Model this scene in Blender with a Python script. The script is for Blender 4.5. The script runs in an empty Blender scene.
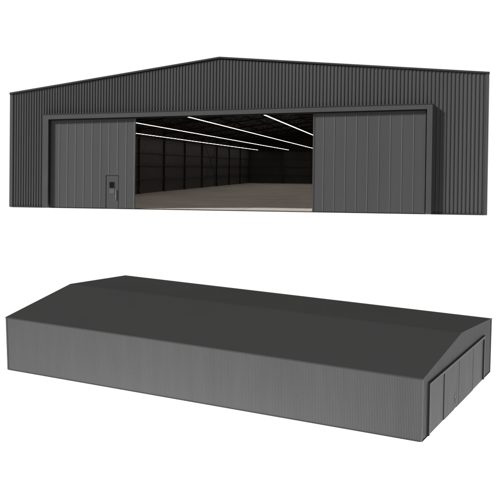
import bpy, bmesh, math, random
from mathutils import Matrix, Vector
random.seed(3)
S = bpy.context.scene

# ------------------------------------------------------------------ camera
cam = bpy.data.objects.new('camera', bpy.data.cameras.new('camera'))
S.collection.objects.link(cam); S.camera = cam
cam.data.sensor_width = 36.0
cam.data.lens = 36.0 * 1078.21 / 500.0
cam.data.shift_y = -0.12
cam.data.clip_start = 0.5; cam.data.clip_end = 1500
CR = Matrix(((0.9911464122142226, -0.014350122619865797, 0.1319956951406716),
             (0.13226289304997144, 0.019611987746533943, -0.9910206340226634),
             (0.01163256966134827, 0.9997046783512743, 0.021336340024691758)))
cam.matrix_world = Matrix.Translation((9.42588568, -66.74356463, 2.73595083)) @ CR.to_4x4()

# ------------------------------------------------------------------ white studio surroundings + key light
w = bpy.data.worlds.new('World'); S.world = w; w.use_nodes = True
nt = w.node_tree; nt.nodes.clear()
out = nt.nodes.new('ShaderNodeOutputWorld'); bg = nt.nodes.new('ShaderNodeBackground')
tc = nt.nodes.new('ShaderNodeTexCoord')
# evenly lit white backdrop ahead of and around the buildings, dimmer behind the photographer and overhead
def dotp(vec):
    n = nt.nodes.new('ShaderNodeVectorMath'); n.operation = 'DOT_PRODUCT'
    nt.links.new(tc.outputs['Generated'], n.inputs[0]); n.inputs[1].default_value = vec; return n.outputs['Value']
def ramp(v, a, b, lo, hi):
    n = nt.nodes.new('ShaderNodeMapRange'); n.interpolation_type = 'SMOOTHSTEP'
    nt.links.new(v, n.inputs[0])
    for i, x in enumerate((a, b, lo, hi)): n.inputs[i + 1].default_value = x
    return n.outputs[0]
def mul(a, b, op='MULTIPLY'):
    n = nt.nodes.new('ShaderNodeMath'); n.operation = op
    nt.links.new(a, n.inputs[0])
    if isinstance(b, (int, float)): n.inputs[1].default_value = b
    else: nt.links.new(b, n.inputs[1])
    return n.outputs[0]
BACK, TOP, BOT = 0.2, 0.3, 5.0
front = ramp(dotp((-0.38, 0.925, 0.0)), -0.12, 0.55, BACK, 1.02)
top = ramp(dotp((0, 0, 1)), 0.35, 0.75, 1.0, TOP)
bot = ramp(dotp((0, 0, -1)), 0.05, 0.75, 1.0, BOT)
st = mul(mul(front, top), bot)
nt.links.new(st, bg.inputs['Strength']); bg.inputs['Color'].default_value = (1, 1, 1, 1)
nt.links.new(bg.outputs[0], out.inputs[0])

sl = bpy.data.lights.new('key_light', 'SUN'); sl.energy = 4.4; sl.angle = math.radians(8); sl.color = (1, 0.985, 0.965)
sun = bpy.data.objects.new('key_light', sl); S.collection.objects.link(sun)
sun.rotation_euler = Vector((2.0, 1.25, -1.5)).to_track_quat('-Z', 'Y').to_euler()

# added unseen fill, low before the lower hangar's long wall, to brighten its foot
al = bpy.data.lights.new('wall_fill', 'AREA'); al.shape = 'RECTANGLE'; al.size = 19; al.size_y = 3.2; al.energy = 620
ao = bpy.data.objects.new('wall_fill', al); S.collection.objects.link(ao)
ao.location = (-5.0, -22.3, -14.0); ao.rotation_euler = (Vector((-3.3, -17.3, -7.0)) - ao.location).to_track_quat('-Z', 'Y').to_euler()

S.view_settings.view_transform = 'Standard'; S.view_settings.look = 'None'
S.view_settings.exposure = 0; S.view_settings.gamma = 1
S.render.engine = 'CYCLES'

# ------------------------------------------------------------------ materials
def mat(name, col, rough=0.5, spec=0.5, metal=0.0, noise=0.06, scale=0.6, bump=0.0, streak=False, emit=None, es=0):
    m = bpy.data.materials.new(name); m.use_nodes = True
    t = m.node_tree; b = t.nodes['Principled BSDF']
    b.inputs['Roughness'].default_value = rough; b.inputs['Metallic'].default_value = metal
    b.inputs['Specular IOR Level'].default_value = spec
    c = t.nodes.new('ShaderNodeTexCoord'); mp = t.nodes.new('ShaderNodeMapping')
    t.links.new(c.outputs['Object'], mp.inputs[0])
    if streak: mp.inputs['Scale'].default_value = (1, 1, 0.12)
    n = t.nodes.new('ShaderNodeTexNoise'); n.inputs['Scale'].default_value = scale; n.inputs['Detail'].default_value = 8
    t.links.new(mp.outputs[0], n.inputs[0])
    r = t.nodes.new('ShaderNodeValToRGB')
    r.color_ramp.elements[0].position = 0.3; r.color_ramp.elements[1].position = 0.7
    r.color_ramp.elements[0].color = (*[x * (1 - noise) for x in col], 1)
    r.color_ramp.elements[1].color = (*[x * (1 + noise) for x in col], 1)
    t.links.new(n.outputs[0], r.inputs[0]); t.links.new(r.outputs[0], b.inputs['Base Color'])
    n2 = t.nodes.new('ShaderNodeTexNoise'); n2.inputs['Scale'].default_value = scale * 3; n2.inputs['Detail'].default_value = 5
    t.links.new(mp.outputs[0], n2.inputs[0])
    rr = t.nodes.new('ShaderNodeMapRange'); rr.inputs[3].default_value = max(0, rough - 0.06); rr.inputs[4].default_value = min(1, rough + 0.08)
    t.links.new(n2.outputs[0], rr.inputs[0]); t.links.new(rr.outputs[0], b.inputs['Roughness'])
    if bump:
        bp = t.nodes.new('ShaderNodeBump'); bp.inputs['Strength'].default_value = bump; bp.inputs['Distance'].default_value = 0.02
        t.links.new(n2.outputs[0], bp.inputs['Height']); t.links.new(bp.outputs[0], b.inputs['Normal'])
    if emit:
        b.inputs['Emission Color'].default_value = (*emit, 1); b.inputs['Emission Strength'].default_value = es
    return m
M = dict(
    clad=mat('ribbed_cladding_paint', (0.080, 0.081, 0.083), 0.42, 0.5, streak=True),
    leaf=mat('door_panel_paint', (0.083, 0.084, 0.0855), 0.5, 0.4, streak=True),
    trim=mat('folded_trim_paint', (0.082, 0.083, 0.085), 0.45, 0.4),
    joint=mat('joint_strip_highlight', (0.125, 0.125, 0.126), 0.45, 0.4),  # seam and edge highlights put into the colour, paler than the doors
    joint_soft=mat('joint_strip_dim_highlight', (0.10, 0.10, 0.101), 0.45, 0.4),  # right door's copy, toned down for its fainter seam highlights
    dark=mat('dark_flashing', (0.045, 0.045, 0.046), 0.5, 0.3),
    gasket=mat('black_rubber', (0.012, 0.012, 0.012), 0.7, 0.2),
    roof=mat('roof_sheet', (0.047, 0.047, 0.047), 0.85, 0.0, noise=0.02, scale=0.15),
    lining=mat('interior_lining', (0.066, 0.067, 0.069), 0.6, 0.2),
    steel=mat('interior_steel', (0.036, 0.036, 0.037), 0.5, 0.3),
    glass=mat('dark_window_glass', (0.006, 0.006, 0.007), 0.12, 0.5),
    plate=mat('notice_plate', (0.125, 0.125, 0.125), 0.5, 0.4),
    metal=mat('brushed_steel', (0.4, 0.395, 0.385), 0.35, 0.5, metal=0.6),
    strip=mat('warm_light_strip', (0.9, 0.88, 0.82), 0.5, 0.2, emit=(1.0, 0.89, 0.78), es=6),
    concrete=mat('polished_concrete', (0.68, 0.65, 0.61), 0.5, 0.4, noise=0.16, scale=0.25, bump=0.05),
)
# concrete: sawn joints
def joints(m):
    t = m.node_tree; b = t.nodes['Principled BSDF']; c = t.nodes['Texture Coordinate']
    src = b.inputs['Base Color'].links[0].from_socket
    br = t.nodes.new('ShaderNodeTexBrick'); br.offset = 0; br.inputs['Scale'].default_value = 1
    br.inputs['Brick Width'].default_value = 5; br.inputs['Row Height'].default_value = 5.7; br.inputs['Mortar Size'].default_value = 0.03
    br.inputs['Color1'].default_value = (1, 1, 1, 1); br.inputs['Color2'].default_value = (0.9, 0.88, 0.86, 1); br.inputs['Mortar'].default_value = (0.45, 0.43, 0.4, 1)
    t.links.new(c.outputs['Object'], br.inputs[0])
    mx = t.nodes.new('ShaderNodeMixRGB'); mx.blend_type = 'MULTIPLY'; mx.inputs[0].default_value = 1
    t.links.new(src, mx.inputs[1]); t.links.new(br.outputs[0], mx.inputs[2]); t.links.new(mx.outputs[0], b.inputs['Base Color'])
joints(M['concrete'])

# ------------------------------------------------------------------ mesh helpers
class MB:
    def __init__(s): s.v = []; s.f = []
    def hexa(s, p):                       # p: 4 bottom (ccw), 4 top
        n = len(s.v); s.v += [tuple(q) for q in p]
        s.f += [tuple(n + i for i in q) for q in ((3, 2, 1, 0), (4, 5, 6, 7), (0, 1, 5, 4), (1, 2, 6, 5), (2, 3, 7, 6), (3, 0, 4, 7))]
        return s
    def box(s, x0, x1, y0, y1, z0, z1):
        return s.hexa([(x0, y0, z0), (x1, y0, z0), (x1, y1, z0), (x0, y1, z0), (x0, y0, z1), (x1, y0, z1), (x1, y1, z1), (x0, y1, z1)])
    def slab(s, x0, x1, y0, y1, zb0, zt0, zb1, zt1):      # box whose bottom / top run from (zb0,zt0) at x0 to (zb1,zt1) at x1
        return s.hexa([(x0, y0, zb0), (x1, y0, zb1), (x1, y1, zb1), (x0, y1, zb0), (x0, y0, zt0), (x1, y0, zt1), (x1, y1, zt1), (x0, y1, zt0)])
    def bar(s, a, b, t):
        a = Vector(a); b = Vector(b); d = (b - a).normalized(); u = Vector((0, 1, 0)); v = d.cross(u).normalized() * t / 2; u = u * t / 2
        return s.hexa([a - u - v, a + u - v, a + u + v, a - u + v, b - u - v, b + u - v, b + u + v, b - u + v])
    def quad(s, *p):
        n = len(s.v); s.v += [tuple(q) for q in p]; s.f.append((n, n + 1, n + 2, n + 3)); return s
    def build(s, name, m, parent=None, recalc=True):
        me = bpy.data.meshes.new(name); me.from_pydata(s.v, [], s.f)
        b = bmesh.new(); b.from_mesh(me); bmesh.ops.remove_doubles(b, verts=b.verts, dist=1e-5)
        if recalc: bmesh.ops.recalc_face_normals(b, faces=b.faces)
        b.to_mesh(me); b.free()
        me.materials.append(m); o = bpy.data.objects.new(name, me); S.collection.objects.link(o); o.parent = parent
        return o

def thing(name, label, cat, mw, group=None):
    o = bpy.data.objects.new(name, None); S.collection.objects.link(o); o.empty_display_size = 1
    o.matrix_world = mw; o['label'] = label; o['category'] = cat
    if group: o['group'] = group
    return o

PROF = ((0.0, 0.0), (0.36, 0.0), (0.48, 1.0), (0.88, 1.0))      # one rib of the sheet: valley, flank, crest, flank
def corrugated(mb, edges, place, zb, zt, breaks, depth, thick):
    """edges: rib boundaries along the wall; place(u, d) -> (x, y); zb/zt functions of u."""
    us = []
    for a, b in zip(edges[:-1], edges[1:]):
        for t, d in PROF: us.append((a + (b - a) * t, d * depth))
    us.append((edges[-1], 0.0))
    full = []
    for (u0, d0), (u1, d1) in zip(us[:-1], us[1:]):
        cuts = [u0] + sorted(c for c in breaks if u0 + 1e-4 < c < u1 - 1e-4) + [u1]
        for c0, c1 in zip(cuts[:-1], cuts[1:]):
            e0 = d0 + (d1 - d0) * (c0 - u0) / (u1 - u0); e1 = d0 + (d1 - d0) * (c1 - u0) / (u1 - u0)
            full.append((c0, e0, c1, e1))
    for c0, e0, c1, e1 in full:
        mid = (c0 + c1) / 2; k = zb(mid)
        p0, p1 = place(c0, e0), place(c1, e1)
        b0, b1 = (zb(mid, c0), zb(mid, c1))
        mb.quad((*p0, b0), (*p1, b1), (*p1, zt(c1)), (*p0, zt(c0)))
        if thick:                                            # flat back face
            q0, q1 = place(c0, -thick), place(c1, -thick)
            mb.quad((*q1, b1), (*q0, b0), (*q0, zt(c0)), (*q1, zt(c1)))
            mb.quad((*q0, b0), (*q1, b1), (*p1, b1), (*p0, b0))

def hangar(root, L, eL, eR, rz, rx, warp, fx0, fx1, h0, h1, jamb, leaves, wicket, interior, P=0.42, lip=0.016, rib=0.048):
    """front at y=0 facing -y, x from -15 to 15; h0/h1: top of the door frame at its left and right end."""
    W = 15.0
    if warp:
        ka = 15 * warp + 30
        X = lambda u: (ka * u - 15) / (warp * u + 1)
    else: X = lambda u: 30 * u - 15
    def U(x):
        lo, hi = 0.0, 1.0
        for _ in range(40):
            m = (lo + hi) / 2
            if X(m) < x: lo = m
            else: hi = m
        return lo
    roofz = lambda x: eL + (rz - eL) * (x + W) / (rx + W) if x < rx else eR + (rz - eR) * (W - x) / (W - rx)
    hz = lambda x: h0 + (h1 - h0) * (x - fx0) / (fx1 - fx0)
    HD = 0.30                                                # header depth; P: how far the frame stands proud
    # --- ribbed front and rear gable walls
    n = 148; edges = [X(i / n) for i in range(n + 1)]
    edges[0] += 0.14; edges[-1] -= 0.14
    fzb = lambda m, u=None: (hz(u if u is not None else m) - 0.05) if fx0 + .05 < m < fx1 - .05 else 0.02
    g = MB(); corrugated(g, edges, lambda u, d: (u, -d), fzb, lambda u: roofz(u) - 0.1, [rx, fx0 + .05, fx1 - .05], rib, 0.02)
    g.build('front_wall', M['clad'], root, False)
    g = MB(); corrugated(g, edges, lambda u, d: (u, L + d), lambda m, u=None: 0.02, lambda u: roofz(u) - 0.1, [rx], 0.055, 0.02)
    g.build('rear_wall', M['clad'], root)
    # --- side walls
    ny = int(L / 0.2); ey = [0.14 + (L - 0.28) * i / ny for i in range(ny + 1)]
    for s, e in ((-1, eL), (1, eR)):
        g = MB(); corrugated(g, ey, lambda u, d: (s * (W + d), u), lambda m, u=None: 0.02, lambda u: e - 0.02, [], 0.02, 0.02)
        g.build('side_wall', M['clad'], root)
        for y0, y1 in ((-0.07, 0.135), (L - 0.135, L + 0.07)):
            x0, x1 = sorted((s * (W - 0.135), s * (W + 0.07)))
            MB().slab(x0, x1, y0, y1, 0.0, roofz(max(-W, min(W, x0))) - .03, 0.0, roofz(max(-W, min(W, x1))) - .03).build('corner_trim', M['trim'], root)
        MB().box(*sorted((s * (W - 0.02), s * (W + 0.075))), 0.14, L - 0.14, -0.03, 0.06).build('base_trim', M['dark'], root)
    MB().box(-W + .14, fx0, -0.08, 0.02, -0.03, 0.06).build('base_trim', M['dark'], root)
    MB().box(fx1, W - .14, -0.08, 0.02, -0.03, 0.06).build('base_trim', M['dark'], root)
    MB().box(-W + .14, W - .14, L - 0.02, L + 0.08, -0.03, 0.06).build('base_trim', M['dark'], root)
    # --- roof: two slopes with thickness, ridge cap, verge flashings
    for s, e in ((-1, eL), (1, eR)):
        r = MB(); xa, xb = (-W - .072, rx) if s < 0 else (rx, W + .072)
        za, zb_ = (e - 0.06 + 0.02, rz) if s < 0 else (rz, e - 0.04)
        r.slab(xa, xb, -0.1, L + 0.1, za - 0.04, za + 0.05, zb_ - 0.04, zb_ + 0.05)
        ro = r.build('roof', M['roof'], root)
        for yy in (-0.125, L + 0.06): MB().slab(xa, xb, yy, yy + .065, za - .045, za + .062, zb_ - .045, zb_ + .062).build('verge_trim', M['dark'], ro)
        gx = sorted((s * (W + 0.075), s * (W + .09)))
        MB().box(gx[0], gx[1], -.1, L + .1, e - .10, e + .01).build('eaves_trim', M['dark'], ro)
    gl, gr = (rz - eL) / (rx + W) * .25, (rz - eR) / (W - rx) * .25
    c = MB(); c.slab(rx - .25, rx, -.06, L + .06, rz + .052 - gl, rz + .060 - gl, rz + .052, rz + .060); c.slab(rx, rx + .25, -.06, L + .06, rz + .052, rz + .060, rz + .052 - gr, rz + .060 - gr)
    c.build('ridge_cap', M['roof'], root)
    # --- floor
    MB().box(-W + .02, W - .02, 0.02, L - .02, -0.03, 0.035).build('floor', M['concrete'], root)
    # threshold rail across the whole doorway
    MB().box(fx0 + jamb, fx1 - jamb, -0.05, 0.015, -0.03, 0.02).build('threshold', M['steel'], root)
    # --- door frame
    fr = MB()
    fr.slab(fx0, fx0 + jamb, -P, 0.0, 0.0, h0, 0.0, hz(fx0 + jamb))
    fr.slab(fx1 - jamb, fx1, -P, 0.0, 0.0, hz(fx1 - jamb), 0.0, h1)
    fr.slab(fx0 + jamb, fx1 - jamb, -P, 0.0, hz(fx0 + jamb) - HD, hz(fx0 + jamb), hz(fx1 - jamb) - HD, hz(fx1 - jamb))
    f = fr.build('door_frame', M['trim'], root)
    MB().slab(fx0 + jamb + .01, fx1 - jamb - .01, -P + .06, -.03, hz(fx0 + jamb) - HD - .07, hz(fx0 + jamb) - HD + .003, hz(fx1 - jamb) - HD - .07, hz(fx1 - jamb) - HD + .003).build('door_track', M['gasket'], f)
    MB().slab(fx0 - .03, fx1 + .03, -P - .03, -.0, h0 + .002, h0 + .04, h1 + .002, h1 + .04).build('frame_flashing', M['dark' if interior else 'trim'], f)
    zl = lambda x: hz(x) - HD - .075
    # --- fixed panels behind the outer bays
    q = [fx0 + jamb, fx0 + jamb + (fx1 - fx0) * .235, fx1 - jamb - (fx1 - fx0) * .235, fx1 - jamb]
    if not interior: q[1] = leaves[0][0] + .2; q[2] = leaves[1][1] - .2
    else: q[1] = min(q[1], leaves[0][1] - .15); q[2] = max(q[2], leaves[1][0] + .15)
    for i in (0, 2):
        p = MB(); p.slab(q[i], q[i + 1], -0.06, -0.01, 0.02, hz(q[i]) - .25, 0.02, hz(q[i + 1]) - .25)
        x = q[i] + 0.6
        while interior and x < q[i + 1] - .2: p.box(x, x + .03, -.075, -.055, .03, hz(x) - .35); x += 0.62
        p.build('fixed_panel', M['leaf'], root)
    # --- sliding doors
    for k, (a_, b_) in enumerate(leaves):
        d = MB(); y0, y1 = -0.5 * P, -0.07
        wk = wicket if k == 0 else None
        seams = []; joints_ = []
        ua, ub = U(a_), U(b_)
        for j in range(1, 10): seams.append(X(ua + (ub - ua) * j / 10))
        T = 0.09
        ia, ib = a_ + T, b_ - T
        if wk:
            d.slab(ia, wk[0], y0, y1, .03, zl(ia), .03, zl(wk[0])); d.slab(wk[1], ib, y0, y1, .03, zl(wk[1]), .03, zl(ib))
            d.slab(wk[0], wk[1], y0, y1, wk[2], zl(wk[0]), wk[2], zl(wk[1]))
        else: d.slab(ia, ib, y0, y1, .03, zl(ia), .03, zl(ib))
        for x in seams:
            zb = .05
            if wk and wk[0] - .05 < x < wk[1] + .05: zb = wk[2] + .06
            joints_.append((x, zb))
        dr = d.build('sliding_door', M['leaf'], root)
        for x, zb in joints_:
            x0, x1 = x - .028, x + .028; zz = zl(x) - .03
            MB().hexa([(x0, y0 - .002, zb), (x0 + .03, y0 - lip, zb), (x1 - .006, y0 - lip, zb), (x1, y0 - .002, zb),
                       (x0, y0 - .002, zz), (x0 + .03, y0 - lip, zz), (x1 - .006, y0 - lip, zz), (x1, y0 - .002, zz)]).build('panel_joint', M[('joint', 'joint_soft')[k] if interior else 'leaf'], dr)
        MB().slab(a_, ia - .002, y0 - .025, y1 + .02, .025, zl(a_), .025, zl(ia)).build('edge_trim', M['trim'], dr)
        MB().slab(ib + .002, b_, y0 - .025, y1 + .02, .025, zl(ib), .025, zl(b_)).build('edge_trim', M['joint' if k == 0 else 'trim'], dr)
        for xa, xb in (((ia + .002, wk[0] - .03), (wk[1] + .03, ib - .002)) if wk else ((ia + .002, ib - .002),)):
            MB().box(xa, xb, y0 - .012, y1, -.005, .028).build('bottom_seal', M['gasket'], dr)
        if wk:
            x0, x1, zt = wk; wd = x1 - x0
            gk = MB(); gk.box(x0 + .001, x0 + .055, y0 - .004, y1, .0, zt - .001); gk.box(x1 - .03, x1 - .001, y0 - .004, y1, .0, zt - .001)
            gk.box(x0 + .055, x1 - .03, y0 - .004, y1, zt - .035, zt - .001); gk.build('wicket_frame', M['gasket'], dr)
            MB().box(x0 + .057, x1 - .032, y0 + .0, y1 - .01, 0.02, zt - .037).build('wicket_door', M['leaf'], dr)
            wx0, wx1 = x0 + wd * .30, x0 + wd * .66
            fm = MB(); zz0, zz1 = zt - .80, zt - .43
            for bx in ((wx0 - .03, wx1 + .03, zz1, zz1 + .03), (wx0 - .03, wx1 + .03, zz0 - .03, zz0), (wx0 - .03, wx0, zz0, zz1), (wx1, wx1 + .03, zz0, zz1)):
                fm.box(bx[0], bx[1], y0 - .022, y0 - .001, bx[2], bx[3])
            fm.build('window_frame', M['trim'], dr)
            MB().box(wx0 + .001, wx1 - .001, y0 - .01, y0 - .002, zz0 + .001, zz1 - .001).build('window_pane', M['glass'], dr)
            MB().box(wx0 - .0, wx1 + .02, y0 - .02, y0 - .001, zz0 - .37, zz0 - .045).build('vent_plate', M['plate'], dr)
            h = MB(); hx = x0 + wd * .80
            h.box(hx - .022, hx + .022, y0 - .065, y0 - .035, zt - 1.55, zt - .90)
            for z in (zt - 1.50, zt - .99): h.box(hx - .015, hx + .015, y0 - .035, y0 - .001, z, z + .03)
            h.build('handle', M['metal'], dr)
    if not interior: return
    # --- interior: lining, columns, girts, trusses, purlins
    t_ = 0.03
    for s, e in ((-1, eL), (1, eR)):
        MB().box(*sorted((s * (W - .10), s * (W - .04))), .16, L - .16, .036, e - .12).build('wall_lining', M['lining'], root)
        MB().slab(*((-W + .12, rx) if s < 0 else (rx, W - .12)), .2, L - .2, *((e - .20, e - .16, rz - .20, rz - .16) if s < 0 else (rz - .20, rz - .16, e - .20, e - .16))).build('roof_lining', M['lining'], root)
    b = MB(); b.slab(-W + .12, rx, L - .14, L - .08, .036, eL - .22, .036, rz - .22); b.slab(rx, W - .12, L - .14, L - .08, .036, rz - .22, .036, eR - .22)
    b.build('wall_lining', M['lining'], root)
    b = MB()
    for xa, xb in ((-W + .12, fx0 + .1), (fx0 + .1, rx), (rx, fx1 - .1), (fx1 - .1, W - .12)):
        k = fx0 <= (xa + xb) / 2 <= fx1
        b.slab(xa, xb, .07, .12, hz(xa) - .3 if k else .036, roofz(xa) - .22, hz(xb) - .3 if k else .036, roofz(xb) - .22)
    b.build('wall_lining', M['lining'], root)
    bay = L / 10
    for i in range(0, 11):
        y = min(max(i * bay, .45), L - .45)
        for s, e in ((-1, eL), (1, eR)):
            x0, x1 = sorted((s * (W - .11), s * (W - .30)))
            k = MB(); k.box(x0, x1, y - .02, y + .02, .036, e - .9)
            k.box(x0, x0 + .04, y - .07, y + .07, .036, e - .9); k.box(x1 - .04, x1, y - .07, y + .07, .036, e - .9)
            k.box(min(s * (W - .11), s * (W - .4)), max(s * (W - .11), s * (W - .4)), y - .12, y + .12, .036, .08)
            k.build('column', M['steel'], root)
        k = MB(); dz0, dz1 = .38, 1.25
        for xa, xb in ((-W + .3, rx), (rx, W - .3)):
            N = 10
            top = lambda x: roofz(x) - dz0
            bot = lambda x: roofz(x) - dz1
            k.slab(xa, xb, y - .09, y + .09, top(xa) - .14, top(xa), top(xb) - .14, top(xb))
            k.slab(xa, xb, y - .09, y + .09, bot(xa), bot(xa) + .14, bot(xb), bot(xb) + .14)
            for j in range(N):
                p, q2 = xa + (xb - xa) * j / N, xa + (xb - xa) * (j + 1) / N
                m_ = (p + q2) / 2
                k.bar((p, y, bot(p) + .1), (m_, y, top(m_) - .1), .07); k.bar((m_, y, top(m_) - .1), (q2, y, bot(q2) + .1), .07)
        k.build('roof_truss', M['steel'], root)
    for i in range(13):
        x = -W + .9 + i * (2 * W - 1.8) / 12
        MB().box(x - .06, x + .06, .25, L - .25, roofz(x) - .375, roofz(x) - .215 if abs(x - rx) > .3 else roofz(x) - .25).build('purlin', M['steel'], root)
    for s, e in ((-1, eL), (1, eR)):
        for z in (1.35, 2.75, 4.0, 5.4):
            MB().box(*sorted((s * (W - .105), s * (W - .22))), .2, L - .2, z, z + .09).build('girt', M['steel'], root)
        for i in (2, 6):                                   # wind bracing
            y0, y1 = i * bay + .3, (i + 1) * bay - .3; br = MB(); x = s * (W - .35)
            for za, zb_ in ((.3, e - 1.2), (e - 1.2, .3)):
                br.hexa([(x - .03, y0, za), (x + .03, y0, za), (x + .03, y0, za + .09), (x - .03, y0, za + .09),
                         (x - .03, y1, zb_), (x + .03, y1, zb_), (x + .03, y1, zb_ + .09), (x - .03, y1, zb_ + .09)])
            br.build('wall_brace', M['steel'], root)
    for z in (1.35, 2.75, 4.0, 5.4): MB().box(-W + .3, W - .3, L - .30, L - .145, z, z + .09).build('girt', M['steel'], root)
    for x in (-9.1, -4.3, .6, 5.4, 10.2): MB().box(x - .14, x + .14, L - .5, L - .305, .036, roofz(x) - 1.3).build('column', M['steel'], root)

# ------------------------------------------------------------------ the open hangar, seen from in front
IDM = Matrix.Identity(4)
hA = thing('hangar', 'charcoal ribbed metal hangar with its sliding doors open on a lit interior', 'hangar', IDM)
hangar(hA, 114.43, 7.308, 8.638, 9.541, -1.484, -0.1785, -12.70, 11.70, 5.90, 6.68, 0.33,
       [(-12.24, -6.78), (4.45, 11.31)], (-8.66, -7.81, 2.11), True, 0.50)
posn = ['lowest one, nearest the left wall', 'second from the left wall', 'third from the left wall', 'short and rightmost of those in view', 'fifth from its left wall', 'nearest its right wall']
for i, (x, zs) in enumerate(((-13.3, 5.60), (-8.1, 5.66), (-3.85, 5.93), (1.2, 6.06), (6.4, 6.1), (11.6, 6.1))):
    t = thing('light_strip', 'warm white light strip in the open hangar, ' + posn[i], 'ceiling light', Matrix.Translation((x, 0, zs)), 'light strips hung along the open hangar')
    MB().box(-.06, .06, .15, 113.2, 0, .008).build('diffuser', M['strip'], t)
    MB().box(-.062, .062, .13, 113.22, .010, .05).build('housing', M['steel'], t)
    rz_ = 7.308 + (9.541 - 7.308) * (x + 15) / 13.516 if x < -1.484 else 8.638 + (9.541 - 8.638) * (15 - x) / 16.484
    for j in range(1, 10): MB().box(-.012, .012, j * 11.4 - .012, j * 11.4 + .012, .05, rz_ - 1.2 - zs).build('hanger', M['steel'], t)

# ------------------------------------------------------------------ the closed hangar below, seen from above its corner
RB = Matrix(((0.33781651623824444, -0.9412091203451689, 0.002322312582099563),
             (0.9347107137303108, 0.3351925788037424, -0.11816013182402013),
             (0.11043497179077283, 0.042087134542161106, 0.9929918378877046))).to_4x4()
SB = 0.36
camp = Vector((9.42588568, -66.74356463, 2.73595083)); tB = Vector((8.67835457538014, 139.93281923893161, -29.982483593370194))
hB = thing('hangar', 'charcoal metal hangar with sliding doors shut, seen from above its dark roof', 'hangar',
           Matrix.Translation(camp + tB * SB) @ RB @ Matrix.Scale(SB, 4))
hangar(hB, 60.97, 7.591, 7.654, 9.231, 0.119, 0.0, -12.85, 11.35, 6.40, 6.12, 0.33,
       [(-6.80, -0.42), (-0.40, 5.95)], (-2.45, -1.55, 2.11), False, 0.22, 0.005, 0.018)
